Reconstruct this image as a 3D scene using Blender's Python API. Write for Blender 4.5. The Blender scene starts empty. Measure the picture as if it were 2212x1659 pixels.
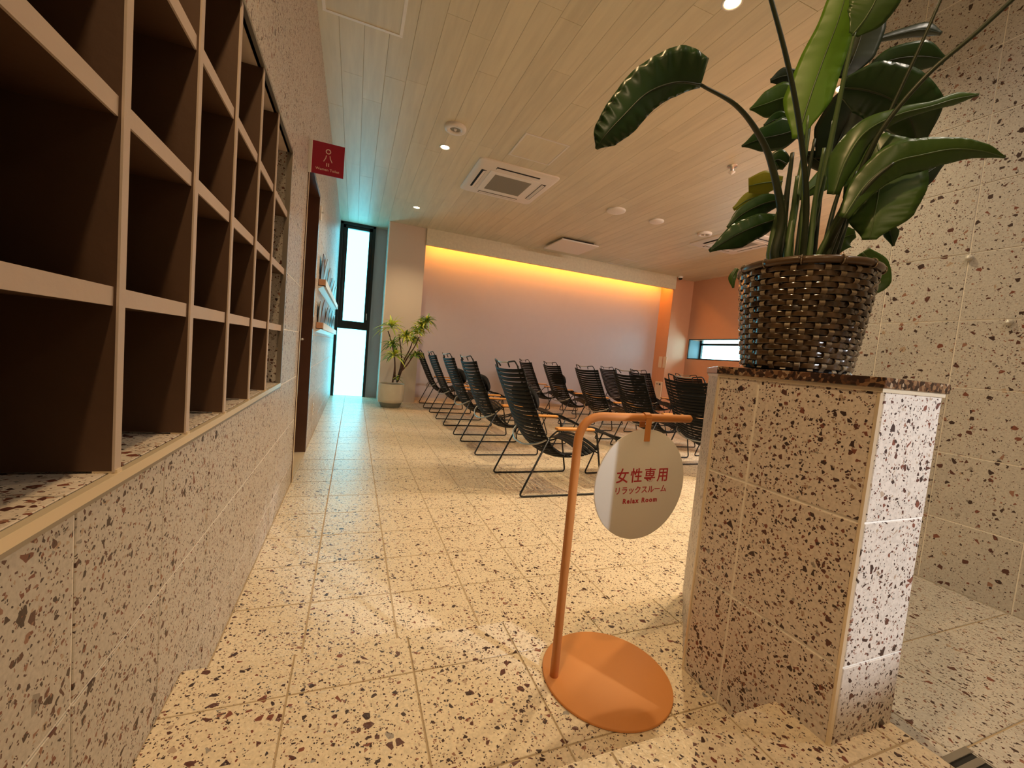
import bpy, bmesh, math, random
from mathutils import Vector, Matrix
random.seed(7)
PI = math.pi
sc = bpy.context.scene
COL = sc.collection

# ------------------------------------------------------------------ camera
def cam_axes():
    a, b, c = math.radians(21.117), math.radians(-3.788), math.radians(5.195)
    ca, sa, cb, sb = math.cos(a), math.sin(a), math.cos(b), math.sin(b)
    f = Vector((sa*cb, ca*cb, sb)); r = Vector((ca, -sa, 0)); u = r.cross(f)
    cc, ss = math.cos(c), math.sin(c)
    return cc*r + ss*u, -ss*r + cc*u, f
CR, CU, CF = cam_axes()
CP = Vector((0, 0, 1.0164))
FPX = 898.33
cd = bpy.data.cameras.new('camera'); cam = bpy.data.objects.new('camera', cd); COL.objects.link(cam)
cd.sensor_width = 36; cd.lens = FPX/2212*36; cd.clip_start = .01; cd.clip_end = 100
m = Matrix.Identity(4)
for i in range(3):
    m[i][0] = CR[i]; m[i][1] = CU[i]; m[i][2] = -CF[i]; m[i][3] = CP[i]
cam.matrix_world = m
sc.camera = cam

def at(px, py, d):
    """world point seen at photo pixel (px,py) at camera depth d (metres)"""
    return CP + CR*((px-1106)/FPX*d) + CU*(-(py-829.5)/FPX*d) + CF*d

# ------------------------------------------------------------------ world / exposure / lights
w = bpy.data.worlds.new('world'); sc.world = w; w.use_nodes = True
w.node_tree.nodes['Background'].inputs[0].default_value = (.85, .8, .72, 1)
w.node_tree.nodes['Background'].inputs[1].default_value = .25
sc.view_settings.view_transform = 'Standard'; sc.view_settings.look = 'None'
sc.view_settings.exposure = 0.1; sc.view_settings.gamma = 1; sc.view_settings.use_curve_mapping = False

WARM = (1.0, .76, .44)
def spot(name, loc, aim, power, color=WARM, size=120, blend=.8, radius=.05):
    l = bpy.data.lights.new(name, 'SPOT'); l.energy = power; l.color = color
    l.spot_size = math.radians(size); l.spot_blend = blend; l.shadow_soft_size = radius
    o = bpy.data.objects.new(name, l); COL.objects.link(o); o.location = loc
    o.rotation_euler = (Vector(aim)-Vector(loc)).to_track_quat('-Z', 'Y').to_euler()
    return o
CEIL = 3.159
DOWNLIGHTS = [(.772, 4.596), (.768, 6.722), (1.911, 1.989), (3.18, 2.15)]
LIGHTP = [115, 85, 110, 230]
for (x, y), p in zip(DOWNLIGHTS, LIGHTP):
    spot('downlight_lamp', (x, y, CEIL-.03), (x, y, 0), p)
spot('assumed_entrance_light', (-.02, .35, CEIL-.03), (.1, .55, 0), 80, (1, .64, .31), 130, .7)  # assumed lamp out of view, guessed from the sign pole's shadow
spot('assumed_entrance_light', (-.02, -1.6, CEIL-.03), (0, -1.6, 0), 60, (1, .72, .42), 150, .8)  # assumed unseen lamp behind the camera, adds warm light to the near area
def area(name, loc, aim, power, color, sx, sy):
    l = bpy.data.lights.new(name, 'AREA'); l.shape = 'RECTANGLE'; l.size = sx; l.size_y = sy; l.energy = power; l.color = color
    o = bpy.data.objects.new(name, l); COL.objects.link(o); o.location = loc
    o.rotation_euler = (Vector(aim)-Vector(loc)).to_track_quat('-Z', 'Y').to_euler(); return o
area('added_hall_fill', (5.3, 2.35, CEIL-.04), (5.3, 3.2, 0), 210, (1, .86, .74), 2.4, 1.0)  # added fill light, hidden behind the wash wall, brightens the lounge and niche
spot('assumed_wash_area_light', (2.2, -1.6, 1.9), (1.13, .5, .80), 270, (.90, .94, 1.0), 17, .5, .03)  # assumed unseen spot, added to brighten the front face of the low wall
spot('assumed_wash_area_light', (1.8, .1, CEIL-.03), (1.9, .6, 0), 34, (1, .86, .70), 130, .8)  # unseen ceiling light, also assumed, lifts the wash wall and floor

# ------------------------------------------------------------------ materials
def nt(name):
    mt = bpy.data.materials.new(name); mt.use_nodes = True
    t = mt.node_tree; return mt, t.nodes, t.links, t.nodes['Principled BSDF']
def rgb(c): return (c[0], c[1], c[2], 1)
def simple(name, col, rough=.5, metal=0, bump=0, bscale=60, var=0, vscale=8, spec=.5, sheen=0, coat=0):
    mt, N, L, B = nt(name)
    B.inputs['Base Color'].default_value = rgb(col); B.inputs['Roughness'].default_value = rough
    B.inputs['Metallic'].default_value = metal; B.inputs['Specular IOR Level'].default_value = spec
    if coat: B.inputs['Coat Weight'].default_value = coat
    tc = N.new('ShaderNodeTexCoord')
    if var:
        n = N.new('ShaderNodeTexNoise'); n.inputs['Scale'].default_value = vscale; n.inputs['Detail'].default_value = 5
        L.new(tc.outputs['Object'], n.inputs['Vector'])
        mx = N.new('ShaderNodeMix'); mx.data_type = 'RGBA'
        mx.inputs['A'].default_value = rgb([max(0, v*(1-var)) for v in col]); mx.inputs['B'].default_value = rgb([min(1, v*(1+var)) for v in col])
        L.new(n.outputs['Fac'], mx.inputs['Factor']); L.new(mx.outputs['Result'], B.inputs['Base Color'])
    if bump:
        n2 = N.new('ShaderNodeTexNoise'); n2.inputs['Scale'].default_value = bscale; n2.inputs['Detail'].default_value = 4
        L.new(tc.outputs['Object'], n2.inputs['Vector'])
        b = N.new('ShaderNodeBump'); b.inputs['Strength'].default_value = bump; b.inputs['Distance'].default_value = .004
        L.new(n2.outputs['Fac'], b.inputs['Height']); L.new(b.outputs['Normal'], B.inputs['Normal'])
    return mt
def emit(name, col, st):
    mt, N, L, B = nt(name)
    B.inputs['Base Color'].default_value = rgb(col)
    B.inputs['Emission Color'].default_value = rgb(col); B.inputs['Emission Strength'].default_value = st
    return mt

def terrazzo(name, base, rough=.4, bump=.25, dens=1.0, wave=0):
    mt, N, L, B = nt(name)
    geo = N.new('ShaderNodeNewGeometry')
    nz = N.new('ShaderNodeTexNoise'); nz.inputs['Scale'].default_value = 60; nz.inputs['Detail'].default_value = 2
    L.new(geo.outputs['Position'], nz.inputs['Vector'])
    sub = N.new('ShaderNodeVectorMath'); sub.operation = 'SUBTRACT'; L.new(nz.outputs['Color'], sub.inputs[0]); sub.inputs[1].default_value = (.5, .5, .5)
    scl = N.new('ShaderNodeVectorMath'); scl.operation = 'SCALE'; L.new(sub.outputs[0], scl.inputs[0]); scl.inputs['Scale'].default_value = .0035
    add = N.new('ShaderNodeVectorMath'); add.operation = 'ADD'; L.new(geo.outputs['Position'], add.inputs[0]); L.new(scl.outputs[0], add.inputs[1])
    # creamy ground with fine mottling
    n1 = N.new('ShaderNodeTexNoise'); n1.inputs['Scale'].default_value = 130; n1.inputs['Detail'].default_value = 3
    L.new(geo.outputs['Position'], n1.inputs['Vector'])
    cr = N.new('ShaderNodeValToRGB'); cr.color_ramp.elements[0].position = .3; cr.color_ramp.elements[1].position = .62
    cr.color_ramp.elements[0].color = rgb([v*.87 for v in base]); cr.color_ramp.elements[1].color = rgb([min(1, v*1.06) for v in base])
    L.new(n1.outputs['Fac'], cr.inputs['Fac'])
    cur = cr.outputs['Color']
    layers = [(48, .90, .35, 0), (80, .85, .34, 3.1), (130, .83, .32, 7.7), (230, .82, .26, 5.2)]
    for s, p, t, off in layers:
        vo = N.new('ShaderNodeVectorMath'); vo.operation = 'ADD'; L.new(add.outputs[0], vo.inputs[0]); vo.inputs[1].default_value = (off, off*.7, off*1.3)
        v1 = N.new('ShaderNodeTexVoronoi'); v1.feature = 'F1'; v1.inputs['Scale'].default_value = s
        v2 = N.new('ShaderNodeTexVoronoi'); v2.feature = 'DISTANCE_TO_EDGE'; v2.inputs['Scale'].default_value = s
        L.new(vo.outputs[0], v1.inputs['Vector']); L.new(vo.outputs[0], v2.inputs['Vector'])
        sep = N.new('ShaderNodeSeparateColor'); L.new(v1.outputs['Color'], sep.inputs[0])
        g = N.new('ShaderNodeMath'); g.operation = 'GREATER_THAN'; L.new(sep.outputs[0], g.inputs[0]); g.inputs[1].default_value = 1-(1-p)*dens
        tt = N.new('ShaderNodeMath'); tt.operation = 'MULTIPLY_ADD'; L.new(sep.outputs[1], tt.inputs[0]); tt.inputs[1].default_value = .10; tt.inputs[2].default_value = t*.42
        g2 = N.new('ShaderNodeMath'); g2.operation = 'GREATER_THAN'; L.new(v2.outputs['Distance'], g2.inputs[0]); L.new(tt.outputs[0], g2.inputs[1])
        mu = N.new('ShaderNodeMath'); mu.operation = 'MULTIPLY'; L.new(g.outputs[0], mu.inputs[0]); L.new(g2.outputs[0], mu.inputs[1])
        r2 = N.new('ShaderNodeValToRGB'); r2.color_ramp.interpolation = 'CONSTANT'
        e = r2.color_ramp.elements; e[0].position = 0; e[0].color = (.045, .022, .018, 1); e[1].position = .38; e[1].color = (.10, .035, .025, 1)
        for pos, c in ((.62, (.20, .065, .04, 1)), (.76, (.30, .15, .10, 1)), (.86, (.44, .33, .24, 1)), (.94, (.3, .27, .24, 1))):
            k = e.new(pos); k.color = c
        L.new(sep.outputs[2], r2.inputs['Fac'])
        mx = N.new('ShaderNodeMix'); mx.data_type = 'RGBA'; L.new(mu.outputs[0], mx.inputs['Factor']); L.new(cur, mx.inputs['A']); L.new(r2.outputs['Color'], mx.inputs['B'])
        cur = mx.outputs['Result']
    L.new(cur, B.inputs['Base Color'])
    B.inputs['Roughness'].default_value = rough
    bn = N.new('ShaderNodeTexNoise'); bn.inputs['Scale'].default_value = 42 if wave else 160; bn.inputs['Detail'].default_value = 3
    if wave: bn.inputs['Distortion'].default_value = 1.2
    L.new(geo.outputs['Position'], bn.inputs['Vector'])
    b = N.new('ShaderNodeBump'); b.inputs['Strength'].default_value = bump; b.inputs['Distance'].default_value = .003
    L.new(bn.outputs['Fac'], b.inputs['Height']); L.new(b.outputs['Normal'], B.inputs['Normal'])
    return mt

def wood_planks(name, col):
    mt, N, L, B = nt(name)
    geo = N.new('ShaderNodeNewGeometry'); oi = N.new('ShaderNodeObjectInfo')
    mp = N.new('ShaderNodeMapping'); mp.inputs['Scale'].default_value = (14, 1.2, 14); L.new(geo.outputs['Position'], mp.inputs['Vector'])
    n = N.new('ShaderNodeTexNoise'); n.inputs['Scale'].default_value = 1.5; n.inputs['Detail'].default_value = 6; n.inputs['Roughness'].default_value = .6
    L.new(mp.outputs[0], n.inputs['Vector'])
    ad = N.new('ShaderNodeMath'); ad.operation = 'MULTIPLY_ADD'; L.new(oi.outputs['Random'], ad.inputs[0]); ad.inputs[1].default_value = .25; L.new(n.outputs['Fac'], ad.inputs[2])
    cr = N.new('ShaderNodeValToRGB'); cr.color_ramp.elements[0].position = .35; cr.color_ramp.elements[1].position = 1.1
    cr.color_ramp.elements[0].color = rgb([v*.86 for v in col]); cr.color_ramp.elements[1].color = rgb([min(1, v*1.1) for v in col])
    L.new(ad.outputs[0], cr.inputs['Fac']); L.new(cr.outputs['Color'], B.inputs['Base Color'])
    B.inputs['Roughness'].default_value = .45
    return mt

def leafmat(name, c1, c2, trans=.15, rough=.35):
    mt, N, L, B = nt(name)
    tc = N.new('ShaderNodeTexCoord')
    n = N.new('ShaderNodeTexNoise'); n.inputs['Scale'].default_value = 9; n.inputs['Detail'].default_value = 4
    L.new(tc.outputs['Object'], n.inputs['Vector'])
    mx = N.new('ShaderNodeMix'); mx.data_type = 'RGBA'; mx.inputs['A'].default_value = rgb(c1); mx.inputs['B'].default_value = rgb(c2)
    L.new(n.outputs['Fac'], mx.inputs['Factor']); L.new(mx.outputs['Result'], B.inputs['Base Color'])
    B.inputs['Roughness'].default_value = rough
    if trans:
        tr = N.new('ShaderNodeBsdfTranslucent'); L.new(mx.outputs['Result'], tr.inputs['Color'])
        ms = N.new('ShaderNodeMixShader'); ms.inputs[0].default_value = trans
        out = [k for k in N if k.type == 'OUTPUT_MATERIAL'][0]
        L.new(B.outputs[0], ms.inputs[1]); L.new(tr.outputs[0], ms.inputs[2]); L.new(ms.outputs[0], out.inputs['Surface'])
    return mt

M = dict(
    terr_floor=terrazzo('terrazzo floor', (.71, .60, .44), .33, .8, 1.0, 1),
    terr_wall=terrazzo('terrazzo wall', (.55, .51, .46), .45, .2, .9),
    terr_wash=terrazzo('terrazzo wash area', (.53, .50, .46), .42, .25, .95),
    terr_low=terrazzo('terrazzo low wall', (.68, .60, .52), .42, .15, 1.1),
    grout=simple('cream grout', (.90, .86, .78), .8, bump=.2, bscale=200),
    groutf=simple('sandy floor grout', (.42, .32, .20), .8, bump=.2, bscale=200),
    ceiling=wood_planks('pale ceiling board', (.68, .64, .49)),
    seam=simple('ceiling seam', (.30, .26, .20), .8),
    paint=simple('mauve beige wall paint', (.50, .47, .51), .45, bump=.05, bscale=300, var=.03),
    paint2=simple('column paint', (.60, .50, .42), .65, bump=.05, bscale=300),
    orange_wall=simple('terracotta wall tone', (.62, .34, .20), .6, bump=.05, bscale=300, var=.03),  # orange tone in the base colour, pier and right-hand walls
    white=simple('white enamel', (.80, .79, .76), .4),
    whitep=simple('white plastic', (.74, .72, .68), .45),
    grey=simple('filter grey', (.30, .30, .27), .7),
    dark=simple('dark recess', (.012, .011, .01), .7),
    blackframe=simple('black window frame', (.012, .016, .016), .3, .3),
    pane=emit('daylit frosted pane', (.16, .80, 1.0), 5.2),
    pane2=emit('daylit pane', (.40, .88, 1.0), 9.0),
    led=emit('amber LED strip', (1.0, .36, .04), 55),
    lamp=emit('lamp lens', (1.0, .78, .40), 14),
    cubby=simple('birch ply edge', (.56, .46, .39), .55, bump=.1, bscale=90, var=.06),
    cubby_in=simple('brown laminate', (.085, .042, .021), .6, var=.15, vscale=12, bump=.1),
    trimm=simple('cream edge trim', (.80, .68, .50), .3, .3),
    zinc=simple('grey edge trim', (.34, .31, .27), .35, .7),
    doorwood=simple('dark walnut door', (.085, .035, .02), .4, var=.3, vscale=5, coat=.2),
    steel=simple('brushed steel', (.55, .53, .50), .3, 1),
    copper=simple('terracotta powder coat', (.60, .24, .065), .6, 0, bump=.08, bscale=500),
    acrylic=leafmat('milky acrylic', (.80, .76, .69), (.81, .77, .70), .5, .35),
    redtext=simple('red print', (.42, .02, .03), .5),
    crimson=simple('crimson sign', (.33, .006, .035), .35),
    pinktext=simple('pale print', (.85, .62, .55), .5),
    black=simple('black slat plastic', (.0045, .0052, .006), .55, spec=.15),
    rod=simple('black steel rod', (.006, .007, .008), .4, .2),
    greyrod=simple('grey steel rod', (.42, .42, .40), .35, .8),
    bamboo=simple('orange bamboo', (.62, .27, .06), .4, var=.12, vscale=30),
    cushion=simple('black cushion fabric', (.0035, .0035, .004), .8, spec=.2, bump=.3, bscale=300),
    clear=simple('clear plastic', (.50, .47, .42), .08, coat=.5),
    reveal=simple('blue grey reveal', (.07, .12, .15), .5),
    granite=None,
    wicker=None,
    stake=simple('bronze grey stake', (.22, .17, .11), .22, coat=.5, var=.3, vscale=30),
    rim=simple('basket rim', (.08, .045, .020), .3, coat=.3, var=.3, vscale=25),
    soil=simple('bark chips', (.10, .04, .02), .9, bump=.8, bscale=90, var=.5, vscale=60),
    potcer=simple('ivory pot', (.62, .58, .48), .7, bump=.2, bscale=60, var=.08, vscale=12),
    potbase=simple('grey green pot foot', (.20, .21, .17), .7, bump=.2),
    bark=simple('dracaena bark', (.10, .05, .035), .85, bump=.6, bscale=60, var=.3),
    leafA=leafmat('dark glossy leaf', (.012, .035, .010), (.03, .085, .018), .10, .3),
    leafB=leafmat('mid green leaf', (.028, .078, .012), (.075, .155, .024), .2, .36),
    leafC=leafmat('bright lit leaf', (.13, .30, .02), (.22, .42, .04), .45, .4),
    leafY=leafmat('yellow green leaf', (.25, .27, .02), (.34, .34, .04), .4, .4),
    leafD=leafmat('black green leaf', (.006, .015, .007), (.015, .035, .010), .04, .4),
    stem=leafmat('green petiole', (.05, .10, .03), (.10, .16, .05), 0, .4),
    stemd=leafmat('dark petiole', (.012, .022, .008), (.03, .045, .014), 0, .45),
    drac1=leafmat('lime dracaena leaf', (.50, .58, .06), (.70, .68, .10), .3, .45),
    drac2=leafmat('green dracaena leaf', (.08, .20, .04), (.22, .34, .07), .25, .45),
)
def granite():
    mt, N, L, B = nt('brown granite')
    geo = N.new('ShaderNodeNewGeometry')
    v = N.new('ShaderNodeTexVoronoi'); v.inputs['Scale'].default_value = 130; L.new(geo.outputs['Position'], v.inputs['Vector'])
    s = N.new('ShaderNodeSeparateColor'); L.new(v.outputs['Color'], s.inputs[0])
    r = N.new('ShaderNodeValToRGB'); r.color_ramp.interpolation = 'CONSTANT'; e = r.color_ramp.elements
    e[0].color = (.03, .015, .01, 1); e[1].position = .4; e[1].color = (.11, .05, .025, 1)
    for p, c in ((.6, (.22, .12, .06, 1)), (.8, (.36, .26, .17, 1)), (.9, (.06, .03, .02, 1))):
        k = e.new(p); k.color = c
    L.new(s.outputs[0], r.inputs[0]); L.new(r.outputs[0], B.inputs['Base Color']); B.inputs['Roughness'].default_value = .12
    return mt
M['granite'] = granite()
def wickerm():
    mt, N, L, B = nt('dark bronze wicker')
    tc = N.new('ShaderNodeTexCoord'); oi = N.new('ShaderNodeObjectInfo')
    n = N.new('ShaderNodeTexNoise'); n.inputs['Scale'].default_value = 40; n.inputs['Detail'].default_value = 4; L.new(tc.outputs['Object'], n.inputs['Vector'])
    ad = N.new('ShaderNodeMath'); ad.operation = 'MULTIPLY_ADD'; L.new(oi.outputs['Random'], ad.inputs[0]); ad.inputs[1].default_value = .3; L.new(n.outputs['Fac'], ad.inputs[2])
    r = N.new('ShaderNodeValToRGB'); r.color_ramp.elements[0].position = .35; r.color_ramp.elements[1].position = .95
    r.color_ramp.elements[0].color = (.012, .007, .0035, 1); r.color_ramp.elements[1].color = (.10, .058, .027, 1)
    L.new(ad.outputs[0], r.inputs[0]); L.new(r.outputs[0], B.inputs['Base Color'])
    B.inputs['Roughness'].default_value = .2; B.inputs['Coat Weight'].default_value = .6; B.inputs['Coat Roughness'].default_value = .15
    return mt
M['wicker'] = wickerm()

# ------------------------------------------------------------------ mesh helpers
class MB:
    def __init__(s): s.v = []; s.f = []; s.mi = []
    def add(s, verts, faces, mi=0):
        o = len(s.v); s.v += [tuple(p) for p in verts]; s.f += [tuple(i+o for i in f) for f in faces]; s.mi += [mi]*len(faces); return s
    def box(s, x0, x1, y0, y1, z0, z1, mi=0):
        return s.add([(x0,y0,z0),(x1,y0,z0),(x1,y1,z0),(x0,y1,z0),(x0,y0,z1),(x1,y0,z1),(x1,y1,z1),(x0,y1,z1)],
            [(0,3,2,1),(4,5,6,7),(0,1,5,4),(1,2,6,5),(2,3,7,6),(3,0,4,7)], mi)
    def prism(s, poly, z0, z1, mi=0):
        n = len(poly)
        return s.add([(x,y,z0) for x,y in poly]+[(x,y,z1) for x,y in poly],
            [tuple(range(n-1,-1,-1)), tuple(range(n,2*n))]+[(i,(i+1)%n,n+(i+1)%n,n+i) for i in range(n)], mi)
    def tube(s, pts, r, n=8, cap=True, mi=0, flat=None):
        P = [Vector(p) for p in pts]; R = r if isinstance(r, (list, tuple)) else [r]*len(P)
        T = [(P[min(i+1,len(P)-1)]-P[max(i-1,0)]).normalized() for i in range(len(P))]
        up = Vector((0,0,1)) if abs(T[0].z) < .9 else Vector((1,0,0))
        a = T[0].cross(up).normalized(); vs = []
        for i, p in enumerate(P):
            a = (a - T[i]*a.dot(T[i])).normalized(); b = T[i].cross(a)
            for k in range(n):
                t = 2*PI*k/n; vs.append(p + a*math.cos(t)*R[i] + b*math.sin(t)*R[i]*(flat or 1))
        fs = [(i*n+k, i*n+(k+1)%n, (i+1)*n+(k+1)%n, (i+1)*n+k) for i in range(len(P)-1) for k in range(n)]
        if cap: fs += [tuple(range(n-1,-1,-1)), tuple((len(P)-1)*n+k for k in range(n))]
        return s.add(vs, fs, mi)
    def lathe(s, prof, cx=0, cy=0, n=32, mi=0, closed=False):
        vs = [(cx+r*math.cos(2*PI*k/n), cy+r*math.sin(2*PI*k/n), z) for r, z in prof for k in range(n)]
        m_ = len(prof)
        fs = [(i*n+k, i*n+(k+1)%n, ((i+1)%m_)*n+(k+1)%n, ((i+1)%m_)*n+k) for i in range(m_ if closed else m_-1) for k in range(n)]
        return s.add(vs, fs, mi)
    def mesh(s, name, mats, smooth=False):
        me = bpy.data.meshes.new(name); me.from_pydata(s.v, [], s.f)
        for k in (mats if isinstance(mats, (list, tuple)) else [mats]): me.materials.append(k)
        if len(set(s.mi)) > 1: me.polygons.foreach_set('material_index', s.mi)
        bm = bmesh.new(); bm.from_mesh(me); bmesh.ops.recalc_face_normals(bm, faces=bm.faces); bm.to_mesh(me); bm.free()
        if smooth: me.polygons.foreach_set('use_smooth', [True]*len(me.polygons))
        me.update(); return me
    def build(s, name, mats, parent=None, smooth=False, kind=None):
        return obj(name, s.mesh(name, mats, smooth), parent, kind)
def obj(name, me, parent=None, kind=None):
    o = bpy.data.objects.new(name, me); COL.objects.link(o)
    if parent: o.parent = parent
    if kind: o['kind'] = kind
    return o
def smooth_by_angle(o, ang=40):
    me = o.data
    me.polygons.foreach_set('use_smooth', [True]*len(me.polygons))
    bm = bmesh.new(); bm.from_mesh(me)
    for e in bm.edges:
        if len(e.link_faces) == 2 and e.calc_face_angle(0) > math.radians(ang): e.smooth = False
    bm.to_mesh(me); bm.free(); return o
def bevel(o, w_=.003, seg=2):
    b = o.modifiers.new('bevel', 'BEVEL'); b.width = w_; b.segments = seg; b.limit_method = 'ANGLE'; return o
def tag(o, label=None, cat=None, group=None, kind=None):
    if label: o['label'] = label
    if cat: o['category'] = cat
    if group: o['group'] = group
    if kind: o['kind'] = kind
    return o
def thing(name, label, cat, loc=(0,0,0), rz=0, group=None):
    o = bpy.data.objects.new(name, None); COL.objects.link(o); o.location = loc; o.rotation_euler = (0,0,rz)
    return tag(o, label, cat, group)
KIDS = {}
def kids(o): return [c for c in COL.objects if c.parent == o]
def copy_tree(o, tree, parent=None):
    c = o.copy(); COL.objects.link(c); c.parent = parent
    for ch in tree.get(o.name, []): copy_tree(ch, tree, c)
    return c
def build_tree():
    t = {}
    for o in COL.objects:
        if o.parent: t.setdefault(o.parent.name, []).append(o)
    return t
def fillet(pts, r, seg=5):
    P = [Vector(p) for p in pts]; out = [P[0]]
    for i in range(1, len(P)-1):
        a = (P[i-1]-P[i]); b = (P[i+1]-P[i]); la, lb = a.length, b.length; rr = min(r, la*.49, lb*.49)
        p0 = P[i]+a.normalized()*rr; p1 = P[i]+b.normalized()*rr
        for k in range(seg+1):
            t = k/seg; out.append(p0*(1-t)**2 + P[i]*2*t*(1-t) + p1*t*t)
    out.append(P[-1]); return out
def cat(pts, per=6):
    P = [Vector(p) for p in pts]; Q = [P[0]*2-P[1]]+P+[P[-1]*2-P[-2]]; out = []
    for i in range(1, len(Q)-2):
        for k in range(per):
            t = k/per; a, b, c, d = Q[i-1], Q[i], Q[i+1], Q[i+2]
            out.append(.5*((2*b)+(c-a)*t+(2*a-5*b+4*c-d)*t*t+(3*b-a-3*c+d)*t**3))
    out.append(P[-1]); return out

# ------------------------------------------------------------------ tile fields
def in_view(p):
    d = Vector(p)-CP; z = d.dot(CF)
    if z < .05: return False
    x = 1106+FPX*d.dot(CR)/z; y = 829.5-FPX*d.dot(CU)/z
    return -250 < x < 2462 and -250 < y < 1909
TILE_CACHE = {}
def tile_mesh(a, b, t, mat, ch=.0012):
    key = (round(a, 4), round(b, 4), t, mat.name)
    if key in TILE_CACHE: return TILE_CACHE[key]
    mb = MB(); x, y = a/2, b/2; c = min(ch, t*.6)
    v = [(-x,-y,0),(x,-y,0),(x,y,0),(-x,y,0),(-x,-y,t-c),(x,-y,t-c),(x,y,t-c),(-x,y,t-c),(-x+c,-y+c,t),(x-c,-y+c,t),(x-c,y-c,t),(-x+c,y-c,t)]
    f = [(0,3,2,1),(8,9,10,11)]+[(i,(i+1)%4,4+(i+1)%4,4+i) for i in range(4)]+[(4+i,4+(i+1)%4,8+(i+1)%4,8+i) for i in range(4)]
    mb.add(v, f); TILE_CACHE[key] = mb.mesh('tile', mat); return TILE_CACHE[key]
def tile_field(parent, origin, U, V, cells, mat, t=.0022, gap=.004, name='tile', limit=300):
    """cells: (u0,u1,v0,v1) rectangles on the plane origin + u*U + v*V; normal = U x V"""
    origin = Vector(origin); U = Vector(U); V = Vector(V); Nn = U.cross(V)
    rot = Matrix((U, V, Nn)).transposed().to_4x4()
    items = []
    for (u0, u1, v0, v1) in cells:
        if u1-u0 < .012 or v1-v0 < .012: continue
        c = origin+U*(u0+u1)/2+V*(v0+v1)/2
        d = (c-CP); vis = any(in_view(origin+U*a+V*b) for a in (u0, u1) for b in (v0, v1)) or in_view(c)
        area = (u1-u0)*(v1-v0)*abs(d.normalized().dot(Nn))/d.length_squared
        items.append((0 if vis else 1, -area, c, u1-u0-gap, v1-v0-gap))
    items.sort(key=lambda q: (q[0], q[1]))
    n = 0; rest = MB()
    for vis, ar, c, a, b in items:
        if vis == 0 and n < limit:
            o = obj(name, tile_mesh(a, b, t, mat), parent)
            j = Matrix.Translation(c + Nn*random.uniform(-.0003, .0003)) @ rot
            o.matrix_local = j; n += 1
        else:
            x, y = a/2, b/2
            P = [c-U*x-V*y, c+U*x-V*y, c+U*x+V*y, c-U*x+V*y]
            rest.add([p for p in P]+[p+Nn*t for p in P], [(4,5,6,7),(0,1,5,4),(1,2,6,5),(2,3,7,6),(3,0,4,7)])
    if rest.v: rest.build(name, mat, parent, kind='stuff')
def grid_cells(us, vs, skip=None):
    return [(us[i], us[i+1], vs[j], vs[j+1]) for i in range(len(us)-1) for j in range(len(vs)-1) if not (skip and skip((us[i]+us[i+1])/2, (vs[j]+vs[j+1])/2))]
def rng(a, b, off, step=.3):
    """cut positions between a and b on the grid off + k*step"""
    k = math.ceil((a-off)/step+1e-6); r = [a]
    while off+k*step < b-1e-6:
        r.append(off+k*step); k += 1
    return r+[b]

# ------------------------------------------------------------------ room shell
LW = -.353                      # left wall plane
RX = 7.40                       # far right wall plane
FY = 7.75                       # front plane of column and fascia
L2, L3 = .159, .288             # raised floor levels
S1, S2 = 1.193, .604            # step edges (Y)
PX, PY = 1.157, .489            # front right corner of the low wall
T = .0022
fl = MB().box(LW-.6, RX+.6, S1-.02, 9.2, -.15, -.0008).build('floor', M['groutf'], kind='structure')
tile_field(fl, (0,0,-.0008), (1,0,0), (0,1,0), grid_cells(rng(LW, RX, -.097), rng(S1, 8.35, 1.393)), M['terr_floor'], t=.0008, gap=.0065)
f2 = MB().box(LW, 2.54, S2-.02, S1-T, 0, L2-T).box(PX, 2.54, -2.4, S2-.02, 0, L2-T).build('floor', M['groutf'], kind='structure')
tile_field(f2, (0,0,L2-T), (1,0,0), (0,1,0), grid_cells(rng(LW, 1.30, .201), rng(S2, S1, 1.05)), M['terr_floor'])
tile_field(f2, (0,0,L2-T), (1,0,0), (0,1,0), grid_cells(rng(PX, 2.54, 1.41), rng(-2.4, .475, .475))+grid_cells(rng(PX, 2.54, 1.41), rng(.475, S1, .475)), M['terr_wash'], limit=120)
MBs = MB().box(LW, 1.30, S1-T, S1, 0, L2-.001).build('step_riser', M['terr_floor'], f2)
f3 = MB().box(LW, PX-.004, -2.4, S2-T, 0, L3-T).build('floor', M['groutf'], kind='structure')
tile_field(f3, (0,0,L3-T), (1,0,0), (0,1,0), grid_cells(rng(LW, PX, .201), rng(-2.4, S2, .45)), M['terr_floor'], limit=120)
MB().box(LW, .946, S2-T, S2, L2, L3-.001).build('step_riser', M['terr_floor'], f3)
MB().box(PX-.004, PX, -2.4, S2, L2-.01, L3-.001).build('step_edge', M['terr_floor'], f3)

# left wall: tiled, with opening for the cubbies and a doorway
OY0, OY1, OZ0, OZ1 = -2.2, 2.48, .766, 1.95
DY0, DY1, DZ = 3.19, 4.08, 2.25
wl = MB()
wl.box(LW-.5, LW-T, -2.5, DY0, 0, OZ0-.02).box(LW-.5, LW-T, -2.5, DY0, OZ1+.006, CEIL).box(LW-.5, LW-T, OY1+.006, DY0, OZ0-.02, OZ1+.006)
wl.box(LW-.5, LW-T, -2.5, OY0, OZ0-.02, OZ1+.006).box(LW-.5, LW-T, DY0, DY1, DZ, CEIL).box(LW-.5, LW-T, DY1, 8.6, 0, CEIL)
wl.box(LW-.6, LW-.5, -2.5, 8.6, 0, CEIL)
wl = wl.build('wall_left', M['grout'], kind='structure')
def skipL(u, v):   # u = Y, v = Z
    return (OY0 < u < OY1 and OZ0-.02 < v < OZ1) or (DY0 < u < DY1 and v < DZ)
ys = sorted(set([round(k, 4) for k in rng(-2.4, 8.35, .75)]+[OY1, DY0, DY1]))
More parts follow.
